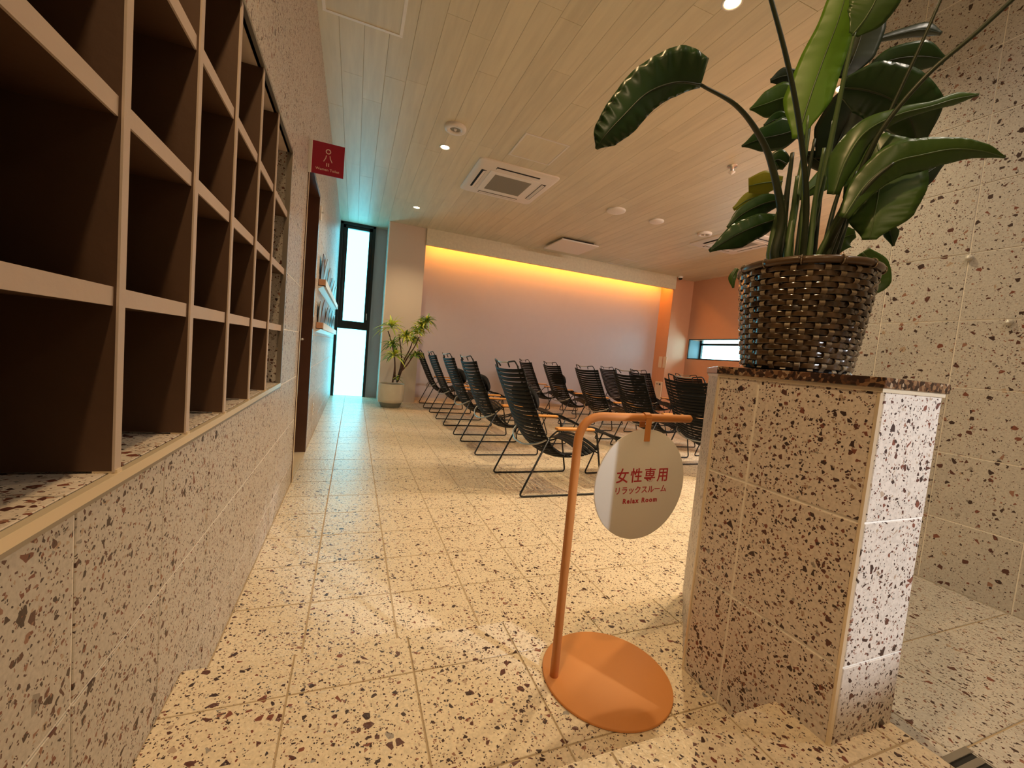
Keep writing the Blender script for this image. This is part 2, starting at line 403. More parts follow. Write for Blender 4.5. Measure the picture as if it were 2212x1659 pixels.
ys = [y for y in ys if not (2.46 < y < 2.479 or 3.1 < y < 3.189 or 4.05 <= y < 4.079)]
zs = [0, .15, .45, .75, 1.05, 1.35, 1.65, 1.95, 2.25, 2.55, 2.85, CEIL]
cells = []
for i in range(len(ys)-1):
    for j in range(len(zs)-1):
        a, b = zs[j], zs[j+1]
        if skipL((ys[i]+ys[i+1])/2, (a+b)/2): continue
        cells.append((ys[i], ys[i+1], a, b))
tile_field(wl, (LW-T, 0, 0), (0,1,0), (0,0,1), cells, M['terr_wall'], gap=.0055)
# opening trims and terrazzo ledge, end reveal
MB().box(LW-.008, LW+.004, OY0, OY1+.01, OZ0-.018, OZ0).build('ledge_trim', M['trimm'], wl)
MB().box(LW-.006, LW+.002, OY0, OY1+.01, OZ0-.026, OZ0-.018).build('ledge_trim', M['zinc'], wl)
MB().box(LW-.02, LW+.003, OY0, OY1+.01, OZ1-.004, OZ1+.008).build('opening_trim', M['zinc'], wl)
MB().box(LW-.02, LW+.003, OY1-.002, OY1+.010, OZ0, OZ1).build('opening_trim', M['zinc'], wl)
tile_field(wl, (0, 0, OZ0-.0022), (1,0,0), (0,1,0), grid_cells([LW-.49, LW-.19, LW-.01], rng(OY0, OY1, .75)), M['terr_low'], limit=40)
tile_field(wl, (0, OY1+.004, 0), (1,0,0), (0,0,1), grid_cells([LW-.49, LW-.19, LW-.012], [OZ0, 1.05, 1.35, 1.65, OZ1]), M['terr_wash'], limit=40)
MB().box(LW-.49, LW-.01, OY0, OY1, OZ1-.004, OZ1+.002).build('opening_soffit', M['cubby'], wl)

# ceiling with planks
ce = MB().box(LW-.6, RX+.6, -2.6, 9.2, CEIL+.008, CEIL+.16).build('ceiling', M['seam'], kind='structure')
pl = []
PW = .163
nrow = int((RX-LW)/PW)+2
random.seed(3)
for i in range(nrow):
    u0 = -.39+i*PW; y = -2.5-random.random()*1.8
    while y < 8.7:
        y1 = y+1.82
        pl.append((max(u0, LW-.3), min(u0+PW, RX+.3), max(y, -2.5), min(y1, 8.7))); y = y1
# boards hang face-down: normal -Z  (U=(0,1,0), V=(1,0,0) -> U x V = -Z)
tile_field(ce, (0,0,CEIL+.008), (0,1,0), (1,0,0), [(c, d, a, b) for a, b, c, d in pl], M['ceiling'], t=.008, gap=.0012, name='ceiling_board')

# back of the room: tall window wall, column, lit niche, right part
WY = 8.35
wb = MB()
wb.box(.25, .459, WY, WY+.1, 0, CEIL)                     # pale strip beside the window
wb.box(.459, 1.097, FY, WY+.1, 0, CEIL)                    # column
wb.box(1.097, 6.73, 8.16, 8.26, 0, CEIL)                   # niche back
wb.box(6.73, 6.90, FY, 8.26, 0, CEIL)                      # pier between niche and corner
wall_back = wb.build('wall_back', [M['paint']], kind='structure')
MB().box(6.9, RX+.5, 7.86, 8.0, 0, CEIL).build('wall_back', M['orange_wall'], kind='structure')
MB().box(6.724, 6.73, FY-.004, 8.16, 0, CEIL).box(6.724, 6.906, FY-.006, FY, 0, CEIL).build('pier_lining', M['orange_wall'], wall_back)
MB().box(.452, 1.097, FY-.006, FY, 0, CEIL).box(.452, .459, FY-.006, WY, 0, CEIL).build('column_lining', M['paint2'], wall_back)
MB().box(.449, .460, FY-.0075, FY-.002, 0, CEIL).build('corner_bead', M['white'], wall_back)
fas = MB().box(1.097, 6.75, FY-.04, FY+.03, 2.87, CEIL).build('trim_1', M['ceiling'], kind='structure')
MB().box(1.10, 6.72, FY+.035, FY+.30, 3.02, 3.03).build('cove_shelf', M['paint2'], fas)
led = MB().box(1.12, 6.70, 7.95, 7.975, 2.985, 3.005).build('led_strip', M['led'], None)
tag(led, 'long amber LED strip glowing under the ceiling above the lounge wall', 'light strip')
MB().box(1.12, 6.70, 7.93, 8.0, 3.005, 3.02).build('led_shelf', M['paint2'], fas)
MB().box(1.12, 6.72, 8.152, 8.159, 0, .06).build('baseboard_back', M['paint2'], kind='structure')
# right wall of the lounge with recessed ribbon window
wy0, wy1, wz0, wz1 = 5.3, 7.80, 1.33, 1.80
wr = MB().box(RX, RX+.5, 1.4, 8.0, 0, wz0).box(RX, RX+.5, 1.4, 8.0, wz1, CEIL).box(RX, RX+.5, 1.4, wy0, wz0, wz1).box(RX, RX+.5, wy1, 8.0, wz0, wz1)
wr.build('wall_right', M['orange_wall'], kind='structure')
win2 = MB().box(RX-.004, RX+.03, wy0, wy1, wz1-.022, wz1).box(RX-.004, RX+.03, wy0, wy1, wz0, wz0+.022).box(RX-.004, RX+.03, wy1-.022, wy1, wz0, wz1).box(RX-.004, RX+.03, wy0, wy0+.02, wz0, wz1)
win2.box(RX+.34, RX+.39, wy0, wy1, wz1-.12, wz1-.07).box(RX+.34, RX+.39, wy0, wy1, wz0, wz0+.04).box(RX+.34, RX+.39, wy1-.06, wy1, wz0, wz1)
win2 = win2.build('window_2', M['blackframe'], kind='structure')
MB().box(RX+.395, RX+.405, wy0, wy1, wz0, wz1).build('pane', M['pane2'], win2)
MB().box(RX+.03, RX+.36, wy1-.012, wy1, wz0+.02, wz1-.02).build('reveal_lining', M['reveal'], win2)
# tall window
win1 = MB()
for (a, b, c, d) in ((LW, LW+.05, 0, CEIL), (.20, .25, 0, CEIL), (LW, .25, CEIL-.05, CEIL)):
    win1.box(a, b, WY-.07, WY+.05, c, d)
win1.box(-.255, -.225, WY-.02, WY+.05, 1.33, 3.06).box(-.303, -.255, WY-.04, WY+.02, 1.25, 3.11).box(.14, .20, WY-.04, WY+.02, 1.25, 3.11)
win1.box(-.303, .2, WY-.04, WY+.02, 3.055, 3.11).box(LW, .25, WY-.055, WY+.03, 1.25, 1.395)
win1 = bevel(win1.build('window_1', M['blackframe'], kind='structure'), .004)
MB().box(LW, .25, WY+.03, WY+.04, 1.33, CEIL).build('pane', M['pane'], win1)
MB().box(LW, .25, WY+.03, WY+.04, 0, 1.33).build('pane', M['pane'], win1)
MB().box(.178, .186, WY-.055, WY-.04, 1.44, 1.56).build('window_handle', M['white'], win1)
# right wall of the wash area, end cap and enclosing walls out of view
wt = MB().box(2.54+T, 2.66, -2.5, 1.60, 0, CEIL).box(2.54, 2.66, 1.60-T, 1.60, 0, CEIL).build('wall_wash', M['grout'], kind='structure')
wt.name = 'wall_front_right'
ys2 = rng(-2.4, 1.60, 1.064); zs2 = [L2, .459, .759, 1.059, 1.359, 1.659, 1.959, 2.259, 2.559, 2.859, CEIL]
tile_field(wt, (2.54+T, 0, 0), (0,0,1), (0,1,0), [(a, b, c, d) for a, b in zip(zs2, zs2[1:]) for c, d in zip(ys2, ys2[1:])], M['terr_wash'])
MB().box(2.66, RX+.5, 1.3, 1.42, 0, CEIL).build('wall_front', M['orange_wall'], kind='structure')
MB().box(LW-.6, 2.66, -2.6, -2.5, 0, CEIL).build('wall_near', M['paint2'], kind='structure')

# door in the left wall
d1 = MB().box(LW-.16, LW+.006, DY0, DY0+.03, 0, DZ).box(LW-.16, LW+.006, DY1-.03, DY1, 0, DZ).box(LW-.16, LW+.006, DY0, DY1, DZ-.03, DZ)
d1 = bevel(d1.build('door_1', M['doorwood'], kind='structure'), .003)
MB().box(LW-.15, LW-.11, DY0+.03, DY1-.03, .012, DZ-.03).build('door_leaf', M['doorwood'], d1)
MB().box(LW+.004, LW+.0095, DY0-.003, DY0+.003, 0, DZ).build('door_edge_strip', M['trimm'], d1)
MB().tube(fillet([(LW-.11, 3.92, 1.0), (LW-.05, 3.92, 1.0), (LW-.05, 3.80, 1.0)], .015), .009).build('door_handle', M['steel'], d1, True)
MB().box(LW-.5, LW, DY0+.03, DY1-.03, -.02, .002).build('door_threshold', M['trimm'], d1)

# ------------------------------------------------------------------ low tiled wall with granite top
A_, B_, C_, D_, E_ = (.946, PY), (.946, .871), (1.262, 1.21), (1.50, .99), (1.43, .62)
F_ = (PX, PY)
low = MB().prism([(.9485, .4915), (.9485, .870), (1.262, 1.205), (1.495, .99), (1.428, .622), (1.1545, .4915)], .0, 1.012).build('low_wall', M['grout'])
tag(low, 'waist high terrazzo tiled partition with brown granite top beside the hanging sign', 'partition')
zz = [L2, .453, .753, 1.016]
tile_field(low, (.9485, 0, 0), (0,0,1), (0,1,0), [(a, b, c, d) for a, b in zip(zz, zz[1:]) for c, d in zip([PY+.004, .749, .869], [.749, .869])], M['terr_low'], gap=.0065)
tile_field(low, (0, .4915, 0), (1,0,0), (0,0,1), [(.955, PX-.003, a, b) for a, b in zip(zz, zz[1:])], M['terr_low'])
dv = Vector((C_[0]-B_[0], C_[1]-B_[1], 0)); dl = dv.length; dv.normalize()
nd = Vector((-dv.y, dv.x, 0))
ob = Vector((.9485, .870, 0))
tile_field(low, ob, Vector((0,0,1)), dv, [(a, b, c, d) for a, b in zip([0]+zz, zz) for c, d in ((.012, .262), (.262, dl-.004))], M['terr_low'])
MB().tube([(.947, .872, L2), (.947, .872, 1.018)], .0035, 6).build('edge_bead', M['trimm'], low)
MB().tube([(.950, .493, L3), (.950, .493, 1.018)], .0055, 6).build('edge_bead', M['trimm'], low)
def inset(poly, d): return poly
gr = MB().prism([(.940, .483), (.940, .874), (1.260, 1.219), (1.508, .992), (1.437, .612), (1.163, .483)], 1.020, 1.041).build('granite_top', M['granite'], low)
bevel(gr, .002)
MB().prism([(.944, .487), (.944, .872), (1.260, 1.213), (1.50, .992), (1.43, .616), (1.159, .487)], 1.012, 1.020).build('top_grout', M['trimm'], low)

# floor drain
dr = thing('floor_drain', 'metal slotted drain cover set in the wash area floor', 'drain', (1.39, .36, L2))
bevel(MB().box(-.07, .07, .100, .115, -.004, .006).box(-.07, -.058, -.6, .115, -.004, .004).box(.062, .07, -.6, .115, -.004, .004).build('drain_frame', M['steel'], dr), .0015)
MB().box(-.06, .065, -.6, .1, -.004, .0012).build('drain_pit', M['dark'], dr)
me_bar = MB().box(-.058, .062, -.007, .007, 0, .0045).mesh('bar', M['steel'])
for k in range(16):
    b = obj('bar', me_bar, dr); b.location = (0, .082-.028*k, 0)

# ------------------------------------------------------------------ cubby shelf unit
cb = thing('cubby_shelf', 'brown shoe cubby unit of pale edged pigeonholes in the left wall', 'shelf', (LW-.2, .55, OZ0))
cb_o = Vector(cb.location)
def lbox(x0, x1, y0, y1, z0, z1, name, mats, mi=None):
    mb = MB().box(x0-cb_o.x, x1-cb_o.x, y0-cb_o.y, y1-cb_o.y, z0-cb_o.z, z1-cb_o.z); return mb
divs = [-.38, -.07, .24, .55, .862, 1.172, 1.474, 1.786, 2.097]
for y in divs:
    o = lbox(LW-.40, LW-.004, y-.009, y+.009, OZ0+.004, OZ1-.004, 0, 0).build('divider', M['cubby_in'], cb)
    lbox(LW-.004, LW-.0005, y-.0100, y+.0100, OZ0+.002, OZ1-.004, 0, 0).build('edge_band', M['cubby'], o)
    lbox(LW-.030, LW+.0025, y-.008, y+.008, OZ0, OZ0+.006, 0, 0).build('foot_pad', M['trimm'], o)
for a, b in zip(divs, divs[1:]+[OY1+.012]):
    for z in (1.040, 1.331, 1.622):
        o = lbox(LW-.40, LW-.012, a+.009, b-.009, z, z+.028, 0, 0).build('shelf', M['cubby_in'], cb)
        lbox(LW-.012, LW-.008, a+.0095, b-.0095, z-.001, z+.029, 0, 0).build('edge_band', M['cubby'], o)
for a, b in zip(divs, divs[1:]):
    lbox(LW-.405, LW-.40, a-.009, b+.009, OZ0+.004, OZ1-.004, 0, 0).build('back_panel', M['cubby_in'], cb)

# ------------------------------------------------------------------ text
def text_mesh(body, size, mat, name, spacing=1.0, ext=.0004, bold=0):
    cu = bpy.data.curves.new(name, 'FONT'); cu.body = body; cu.size = size; cu.align_x = 'CENTER'; cu.align_y = 'CENTER'
    cu.extrude = ext; cu.space_character = spacing; cu.offset = bold; cu.resolution_u = 3
    t = bpy.data.objects.new('tmp', cu); COL.objects.link(t)
    dg = bpy.context.evaluated_depsgraph_get(); me = bpy.data.meshes.new_from_object(t.evaluated_get(dg))
    bpy.data.objects.remove(t); bpy.data.curves.remove(cu)
    me.name = name; me.materials.clear(); me.materials.append(mat); return me

# ------------------------------------------------------------------ standing sign
sg = thing('standing_sign', 'terracotta metal stand with a round hanging relax room sign', 'sign', (.705, .905, L2))
base = MB().lathe([(0, 0), (.172, 0), (.176, .002), (.176, .006), (.174, .008), (0, .008)], n=64).build('base_plate', M['copper'], sg); smooth_by_angle(base, 50)
px0, py0 = .559-.705, .935-.905
za = .879-L2
pole = fillet([(px0, py0, .008), (px0, py0, za), (px0+.385, py0+.022, za)], .075, 10)
MB().tube(pole+[Vector((px0+.392, py0+.022, za))], [.0115]*len(pole)+[.006], 14).build('pole', M['copper'], sg, True)
hx = .778-.705; hy = py0+.012
clip = MB()
strap = [(hx, hy+.0135, za-.005)]
cx_ = [(hy-.0125, za-.065), (hy-.0125, za), (hy-.009, za+.009), (hy, za+.0135), (hy+.009, za+.009), (hy+.0125, za), (hy+.0125, za-.03)]
for i in range(len(cx_)-1):
    (y0, z0), (y1, z1) = cx_[i], cx_[i+1]
    ny, nz = (z1-z0), -(y1-y0); l = math.hypot(ny, nz); ny, nz = -ny/l*.0016, -nz/l*.0016
    W_ = .0095
    clip.add([(hx-W_, y0, z0), (hx+W_, y0, z0), (hx+W_, y1, z1), (hx-W_, y1, z1), (hx-W_, y0+ny, z0+nz), (hx+W_, y0+ny, z0+nz), (hx+W_, y1+ny, z1+nz), (hx-W_, y1+ny, z1+nz)],
        [(0,1,2,3),(4,7,6,5),(0,4,5,1),(1,5,6,2),(2,6,7,3),(3,7,4,0)])
clip.box(hx-.022, hx-.0095, hy+.009, hy+.0105, za-.047, za-.036)
clip.build('hanger_clip', M['copper'], sg)
disc = MB().lathe([(0, -.003), (.156, -.003), (.158, -.002), (.158, .002), (.156, .003), (0, .003)], n=72).build('sign_disc', M['acrylic'], sg)
smooth_by_angle(disc, 40)
disc.rotation_euler = (PI/2, 0, math.radians(3)); disc.location = (.779-.705, py0+.004, .690-L2)
def on_disc(me, x, y, name='lettering'):
    o = obj(name, me, disc); o.location = (x, y, .0034); return o
on_disc(text_mesh('女性専用', .0435, M['redtext'], 'lettering', 1.22, bold=.0004), 0.002, .024)
on_disc(text_mesh('リラックスルーム', .0235, M['redtext'], 'lettering', 1.0, bold=.0002), 0, -.016)
on_disc(text_mesh('Relax Room', .0195, M['redtext'], 'lettering', 1.3, bold=.0006), .001, -.046)

# ------------------------------------------------------------------ red blade sign
rs = thing('toilet_sign', 'small crimson women toilet sign projecting from the left wall', 'sign', (LW, 3.14, 2.1))
bevel(MB().box(0, .022, -.006, .006, 0, .206).build('wall_bracket', M['white'], rs), .002)
plate = MB().box(.022, .217, -.003, .003, 0, .205).build('sign_plate', M['crimson'], rs)
pic = MB(); cxs, cz = .118, .152
for rr in (1,):
    n = 28
    vs = []
    for r_ in (.0165, .0105):
        for yy in (-.0036, -.003):
            vs += [(cxs+r_*math.cos(2*PI*k/n), yy, cz+r_*math.sin(2*PI*k/n)) for k in range(n)]
    fs = [(k, (k+1)%n, 2*n+(k+1)%n, 2*n+k) for k in range(n)]
    pic.add(vs, fs)
def seg2(x0, z0, x1, z1, w_=.0026):
    dx, dz = x1-x0, z1-z0; l = math.hypot(dx, dz); nx, nz = -dz/l*w_, dx/l*w_
    pic.add([(x0+nx, -.0036, z0+nz), (x1+nx, -.0036, z1+nz), (x1-nx, -.0036, z1-nz), (x0-nx, -.0036, z0-nz)], [(0,1,2,3)])
seg2(cxs-.011, .126, cxs-.014, .108); seg2(cxs-.014, .108, cxs-.026, .085)
seg2(cxs+.011, .126, cxs+.014, .108); seg2(cxs+.014, .108, cxs+.026, .085)
seg2(cxs-.006, .078, cxs-.006, .056); seg2(cxs+.006, .078, cxs+.006, .056)
pic.build('pictogram', M['pinktext'], plate)
tm = obj('lettering', text_mesh('Women Toilet', .023, M['pinktext'], 'lettering', 1.05, bold=.0002), plate); tm.rotation_euler = (PI/2, 0, 0); tm.location = (cxs, -.0034, .034)

# ------------------------------------------------------------------ ceiling fittings
def downlight(x, y, label):
    t = thing('downlight', label, 'ceiling light', (x, y, CEIL))
    r = MB().lathe([(.055, .002), (.058, -.004), (.050, -.006), (.044, -.002), (.042, .006)], n=32).build('trim_ring', M['white'], t, True)
    MB().lathe([(0, -.001), (.043, -.001), (.043, .001)], n=28).build('lens', M['lamp'], t)
    return t
downlight(*DOWNLIGHTS[0], 'lit downlight just left of the square air conditioner')
downlight(*DOWNLIGHTS[1], 'lit downlight close to the column by the tall window')
downlight(*DOWNLIGHTS[2], 'nearest lit downlight, cut by the top edge of the photo left of the plant')
downlight(*DOWNLIGHTS[3], 'lit downlight glimpsed between the dark leaves of the basket plant')
def hatch(x0, x1, y0, y1, w_, name, label, mat='white', sides=4):
    cx, cy = (x0+x1)/2, (y0+y1)/2
    t = thing(name, label, 'access panel', (cx, cy, CEIL))
    a, b = (x1-x0)/2, (y1-y0)/2
    f = MB().box(-a, a, -b, -b+w_, -.006, .001).box(-a, a, b-w_, b, -.006, .001)
    if sides == 4: f.box(-a, -a+w_, -b+w_, b-w_, -.006, .001).box(a-w_, a, -b+w_, b-w_, -.006, .001)
    bevel(f.build('frame', M[mat], t), .0015)
    MB().box(-a+w_, a-w_, -b+w_, b-w_, -.002, .001).build('door_panel', M['ceiling'], t)
    return t
hatch(-.325, .185, 2.69, 3.20, .022, 'ceiling_hatch', 'white framed ceiling access panel cut by the top edge of the photo')
hatch(1.41, 1.89, 3.885, 4.375, .018, 'ceiling_hatch', 'thin framed ceiling access panel beside the near air conditioner', 'whitep')
hatch(4.82, 5.26, 7.18, 7.68, .018, 'ceiling_hatch', 'small far ceiling panel near the amber lit fascia', 'whitep', 2)

def cassette(x0, y0, S, label):
    t = thing('air_conditioner', label, 'air conditioner', (x0+S/2, y0+S/2, CEIL))
    h = S/2; r = .05
    poly = []
    for cx, cy, a0 in ((h-r, h-r, 0), (-h+r, h-r, 90), (-h+r, -h+r, 180), (h-r, -h+r, 270)):
        for k in range(6):
            a = math.radians(a0+18*k); poly.append((cx+r*math.cos(a), cy+r*math.sin(a)))
    outer = [(x, y, .001) for x, y in poly]; mid = [(x*.995, y*.995, -.014) for x, y in poly]; inn = [(x*.93, y*.93, -.032) for x, y in poly]
    n = len(poly)
    mb = MB().add(outer+mid+inn, [(i, (i+1)%n, n+(i+1)%n, n+i) for i in range(n)]+[(n+i, n+(i+1)%n, 2*n+(i+1)%n, 2*n+i) for i in range(n)]+[tuple(2*n+i for i in range(n))])
    b = mb.build('body', M['whitep'], t); smooth_by_angle(b, 35)
    for k in range(4):
        piv = Matrix.Rotation(k*PI/2, 4, 'Z')
        s = MB().box(-.27*S, .27*S, .355*S, .415*S, -.034, -.031).build('air_slot', M['dark'], t); s.matrix_local = piv
        l = MB().add([(-.265*S, .36*S, -.036), (.265*S, .36*S, -.036), (.265*S, .395*S, -.046 if k % 2 else -.037), (-.265*S, .395*S, -.046 if k % 2 else -.037),
                      (-.265*S, .36*S, -.039), (.265*S, .36*S, -.039), (.265*S, .395*S, -.049 if k % 2 else -.040), (-.265*S, .395*S, -.049 if k % 2 else -.040)],
                     [(0,1,2,3),(4,7,6,5),(0,4,5,1),(1,5,6,2),(2,6,7,3),(3,7,4,0)]).build('louver', M['whitep'], t); l.matrix_local = piv
        if k in (2,): l.location = (0, 0, 0)
    g = MB().box(-.31*S, .31*S, -.31*S, .31*S, -.040, -.031).build('grille_frame', M['white'], t); bevel(g, .004)
    MB().box(-.235*S, .235*S, -.235*S, .235*S, -.0415, -.039).build('filter_screen', M['grey'], t)
    slats = MB()
    for k in range(30):
        y = -.228*S+.456*S*k/29
        slats.box(-.235*S, .235*S, y-.0012, y+.0012, -.0435, -.0415)
    slats.build('grille_slats', M['grey'], t, kind='stuff')
    return t
cassette(1.162, 4.58, .99, 'white square ceiling air conditioner in the middle of the ceiling')
cassette(5.10, 4.66, .99, 'far ceiling air conditioner half hidden by a leaf above the basket')

v = thing('exhaust_fan', 'square flat white panel hanging just below the ceiling with dark gap', 'ventilation panel', (3.60, 6.97, CEIL))
MB().box(-.30, .30, -.30, .30, -.035, .001).build('housing', M['dark'], v)
bevel(MB().box(-.37, .37, -.37, .37, -.062, -.038).build('cover_plate', M['whitep'], v), .006)
def dome(x, y, r, h, label, name='ceiling_speaker', ring=False, catg='ceiling fitting'):
    t = thing(name, label, catg, (x, y, CEIL))
    if ring:
        MB().lathe([(r, .001), (r*1.0, -h*.6), (r*.93, -h), (r*.52, -h), (r*.48, -h*.6)], n=36).build('ring', M['whitep'], t, True)
        MB().lathe([(0, -h*.55), (r*.5, -h*.55), (r*.5, -h*.4)], n=28).build('lens', M['grey'], t)
        MB().lathe([(0, -h*1.15), (r*.10, -h*1.1), (r*.14, -h*.6)], n=12).build('sensor_tip', M['white'], t, True)
        for a in (30, 150, 270):
            s = MB().lathe([(0, -h-.001), (.004, -h-.001), (.004, -h)], r*.75*math.cos(math.radians(a)), r*.75*math.sin(math.radians(a)), 8).build('screw', M['steel'], t)
    else:
        MB().lathe([(r, .001), (r, -h*.35)], n=36).build('rim', M['whitep'], t, True)
        MB().lathe([(r*(math.cos(k*PI/16)), -h*.35-h*.65*math.sin(k*PI/16)) for k in range(9)], n=36).build('cover', M['white'], t, True)
    return t
dome(.783, 4.152, .105, .03, 'round white fitting with grey centre beside the left downlight', 'emergency_light', True)
dome(4.904, 5.11, .105, .03, 'round white fitting with grey centre next to the far air conditioner', 'emergency_light', True)
dome(3.27, 5.08, .13, .035, 'larger of two plain white ceiling discs, left one', 'ceiling_speaker')
dome(3.975, 5.096, .105, .035, 'smaller of two plain white ceiling discs, right one', 'smoke_detector')
sp = thing('sprinkler_head', 'small pointed sprinkler on the ceiling left of the plant leaves', 'sprinkler', (3.50, 3.38, CEIL))
MB().lathe([(.05, .001), (.048, -.006), (.02, -.012), (.016, -.05), (.012, -.06)], n=24).build('escutcheon', M['steel'], sp, True)
MB().lathe([(.035, -.062), (.033, -.066), (.008, -.085), (0, -.09)], n=20).build('deflector', M['whitep'], sp, True)
cm = thing('security_camera', 'tiny white dome camera at the right end of the fascia', 'camera', (6.80, FY-.10, CEIL))
MB().lathe([(.055, .001), (.055, -.03), (.045, -.04)], n=24).build('housing', M['white'], cm, True)
MB().lathe([(.042*math.cos(k*PI/12), -.038-.042*math.sin(k*PI/12)) for k in range(7)], n=20).build('dome_lens', M['dark'], cm, True)

# switches, boxes, outlets, hooks
for k, y in enumerate((7.91, 7.74+.02)):
    t = thing('switch_plate', ['left of two pale wall switch plates on the terracotta pier', 'right of two pale wall switch plates on the terracotta pier'][k], 'switch', (6.724, y, 1.20))
    bevel(MB().box(-.008, 0, -.055, .055, -.13, .13).build('plate', M['trimm'], t), .002)
    MB().box(-.011, -.008, -.025, .025, -.09, .09).build('rocker', M['trimm'], t)
t = thing('control_box', 'pale wall control panel low on the terracotta pier behind chairs', 'control panel', (6.724, 7.86, .50))
bevel(MB().box(-.03, 0, -.11, .11, -.24, .24).build('cover', M['trimm'], t), .004)
MB().box(-.033, -.03, .02, .07, .17, .2).build('label_window', M['grey'], t); MB().box(-.033, -.03, -.07, -.03, .16, .2).build('port', M['dark'], t)
t = thing('outlet_plate', 'small vertical power outlet low on the left wall beyond the door', 'outlet', (LW, 4.62, .30))
bevel(MB().box(0, .007, -.035, .035, -.06, .06).build('plate', M['white'], t), .002)
for z in (-.025, .025): MB().box(.007, .008, -.010, .010, z-.008, z+.008).build('socket', M['dark'], t)
t = thing('wall_switch', 'small white fitting high on the left wall beyond the door', 'switch', (LW, 4.23, 2.14))
bevel(MB().box(0, .012, -.03, .03, -.06, .06).build('plate', M['white'], t), .002)
MB().lathe([(0, .0), (.01, .0), (.01, .012), (0, .014)], n=12).build('knob', M['steel'], t).location = (.018, 0, .0)
for y, z, lb in ((.906, 1.344, 'clear round hook on the right wall, lower and nearer one'), (1.060, 1.637, 'clear round hook on the right wall at a tile corner, upper one')):
    t = thing('wall_hook', lb, 'hook', (2.54, y, z))
    a = MB().lathe([(0, 0), (.011, 0), (.014, .005), (.013, .011), (0, .014)], n=24).build('knob', M['clear'], t, True); a.rotation_euler = (0, -PI/2, 0)
    a = MB().lathe([(0, .014), (.006, .014), (.005, .017), (0, .018)], n=16).build('screw_cap', M['white'], t, True); a.rotation_euler = (0, -PI/2, 0)

# ------------------------------------------------------------------ magazine racks
MAGC = [(.10,.045,.02),(.16,.09,.05),(.035,.025,.02),(.30,.22,.14),(.06,.03,.03),(.30,.25,.20),(.16,.08,.04),(.05,.05,.06),(.20,.08,.04),(.35,.22,.06),(.08,.06,.06),(.36,.34,.30)]
MAGM = [simple('magazine cover %d' % i, c, .35, var=.35, vscale=14) for i, c in enumerate(MAGC)]
CN = ['dark brown', 'tan brown', 'near black', 'sandy', 'maroon black', 'pale grey', 'brown', 'slate', 'rust', 'mustard', 'charcoal', 'off-white']
RACKN = {1.52: 'upper', 1.11: 'lower'}
for z, nm in RACKN.items():
    t = thing('magazine_rack', 'long white %s wall rack of magazines on the left wall' % nm, 'rack', (LW, 4.43, z))
    Lr = 3.0
    MB().box(0, .065, 0, Lr, 0, .008).build('tray', M['white'], t)
    MB().box(.062, .068, 0, Lr, 0, .065).build('front_lip', M['white'], t)
    MB().box(0, .062, 0, .01, 0, .065).build('end_cap', M['orange_wall'], t)
    MB().box(0, .062, Lr-.01, Lr, 0, .065).build('end_cap', M['orange_wall'], t)
    MB().box(0, .004, 0, Lr, .008, .11).build('back_plate', M['paint'], t)
    MB().add([(0,0,-.03),(.045,0,0),(0,0,0),(0,Lr,-.03),(.045,Lr,0),(0,Lr,0)], [(0,1,2),(3,5,4),(0,3,4,1),(0,2,5,3),(1,4,5,2)]).build('bracket_rail', M['white'], t)
    for k in range(11):
        y = 4.46+k*.265
        i = (k*5+(0 if z > 1.3 else 3)) % 12
        H_ = .30 if (k+(z > 1.3)) % 3 else .26
        lean = .008+.012*random.random(); yaw = random.uniform(-.02, .02)
        mg = MB(); n = 6; x_ = []
        for j in range(n+1):
            q = j/n; x_.append((.012+lean*q+.018*q*q*(1 if k % 2 else .3), q*H_))
        Wm = .245
        vs = []
        for (a, b) in x_:
            vs += [(a, 0, b), (a, Wm, b), (a-.006, Wm, b), (a-.006, 0, b)]
        fs = [(i_*4+q, i_*4+(q+1) % 4, (i_+1)*4+(q+1) % 4, (i_+1)*4+q) for i_ in range(n) for q in range(4)]+[(0,3,2,1), (n*4, n*4+1, n*4+2, n*4+3)]
        o = mg.add(vs, fs).build('magazine', MAGM[i]); o.location = (LW+.004, y, z+.0085); o.rotation_euler = (0, 0, yaw)
        ordn = ['nearest', 'second', 'third', 'fourth', 'fifth', 'sixth', 'seventh', 'eighth', 'ninth', 'tenth', 'farthest'][k]
        tag(o, '%s magazine, %s from the door in the %s wall rack' % (CN[i], ordn, nm) if k not in (0, 10) else '%s magazine, %s the door in the %s wall rack' % (CN[i], 'nearest to' if k == 0 else 'farthest from', nm), 'magazine', 'magazines in the %s wall rack' % nm)

# ------------------------------------------------------------------ lounge chairs
def slat_mesh(half, sag, name='slat'):
    mb = MB(); n = 10; prof = [(0, .0150), (.0035, .0115), (.0035, -.0115), (0, -.0150), (-.0035, -.0115), (-.0035, .0115)]
    vs = []; m_ = len(prof)
    for i in range(n+1):
        q = -1+2*i/n; y = q*half
        off = -sag*(1-q*q)
        k = 1.0 if abs(q) < .88 else 1.12
        for a, b in prof: vs.append((a*(1.6 if abs(q) > .88 else 1)+off, y, b*k))
    fs = [(i*m_+k, i*m_+(k+1) % m_, (i+1)*m_+(k+1) % m_, (i+1)*m_+k) for i in range(n) for k in range(m_)]
    fs += [tuple(range(m_-1, -1, -1)), tuple(n*m_+k for k in range(m_))]
    return mb.add(vs, fs).mesh(name, M['black'], True)
PROF = cat([(-.065, 0, .955), (-.02, 0, .84), (.042, 0, .71), (.140, 0, .51), (.235, 0, .375), (.33, 0, .315), (.43, 0, .305), (.54, 0, .325), (.64, 0, .37)], 10)
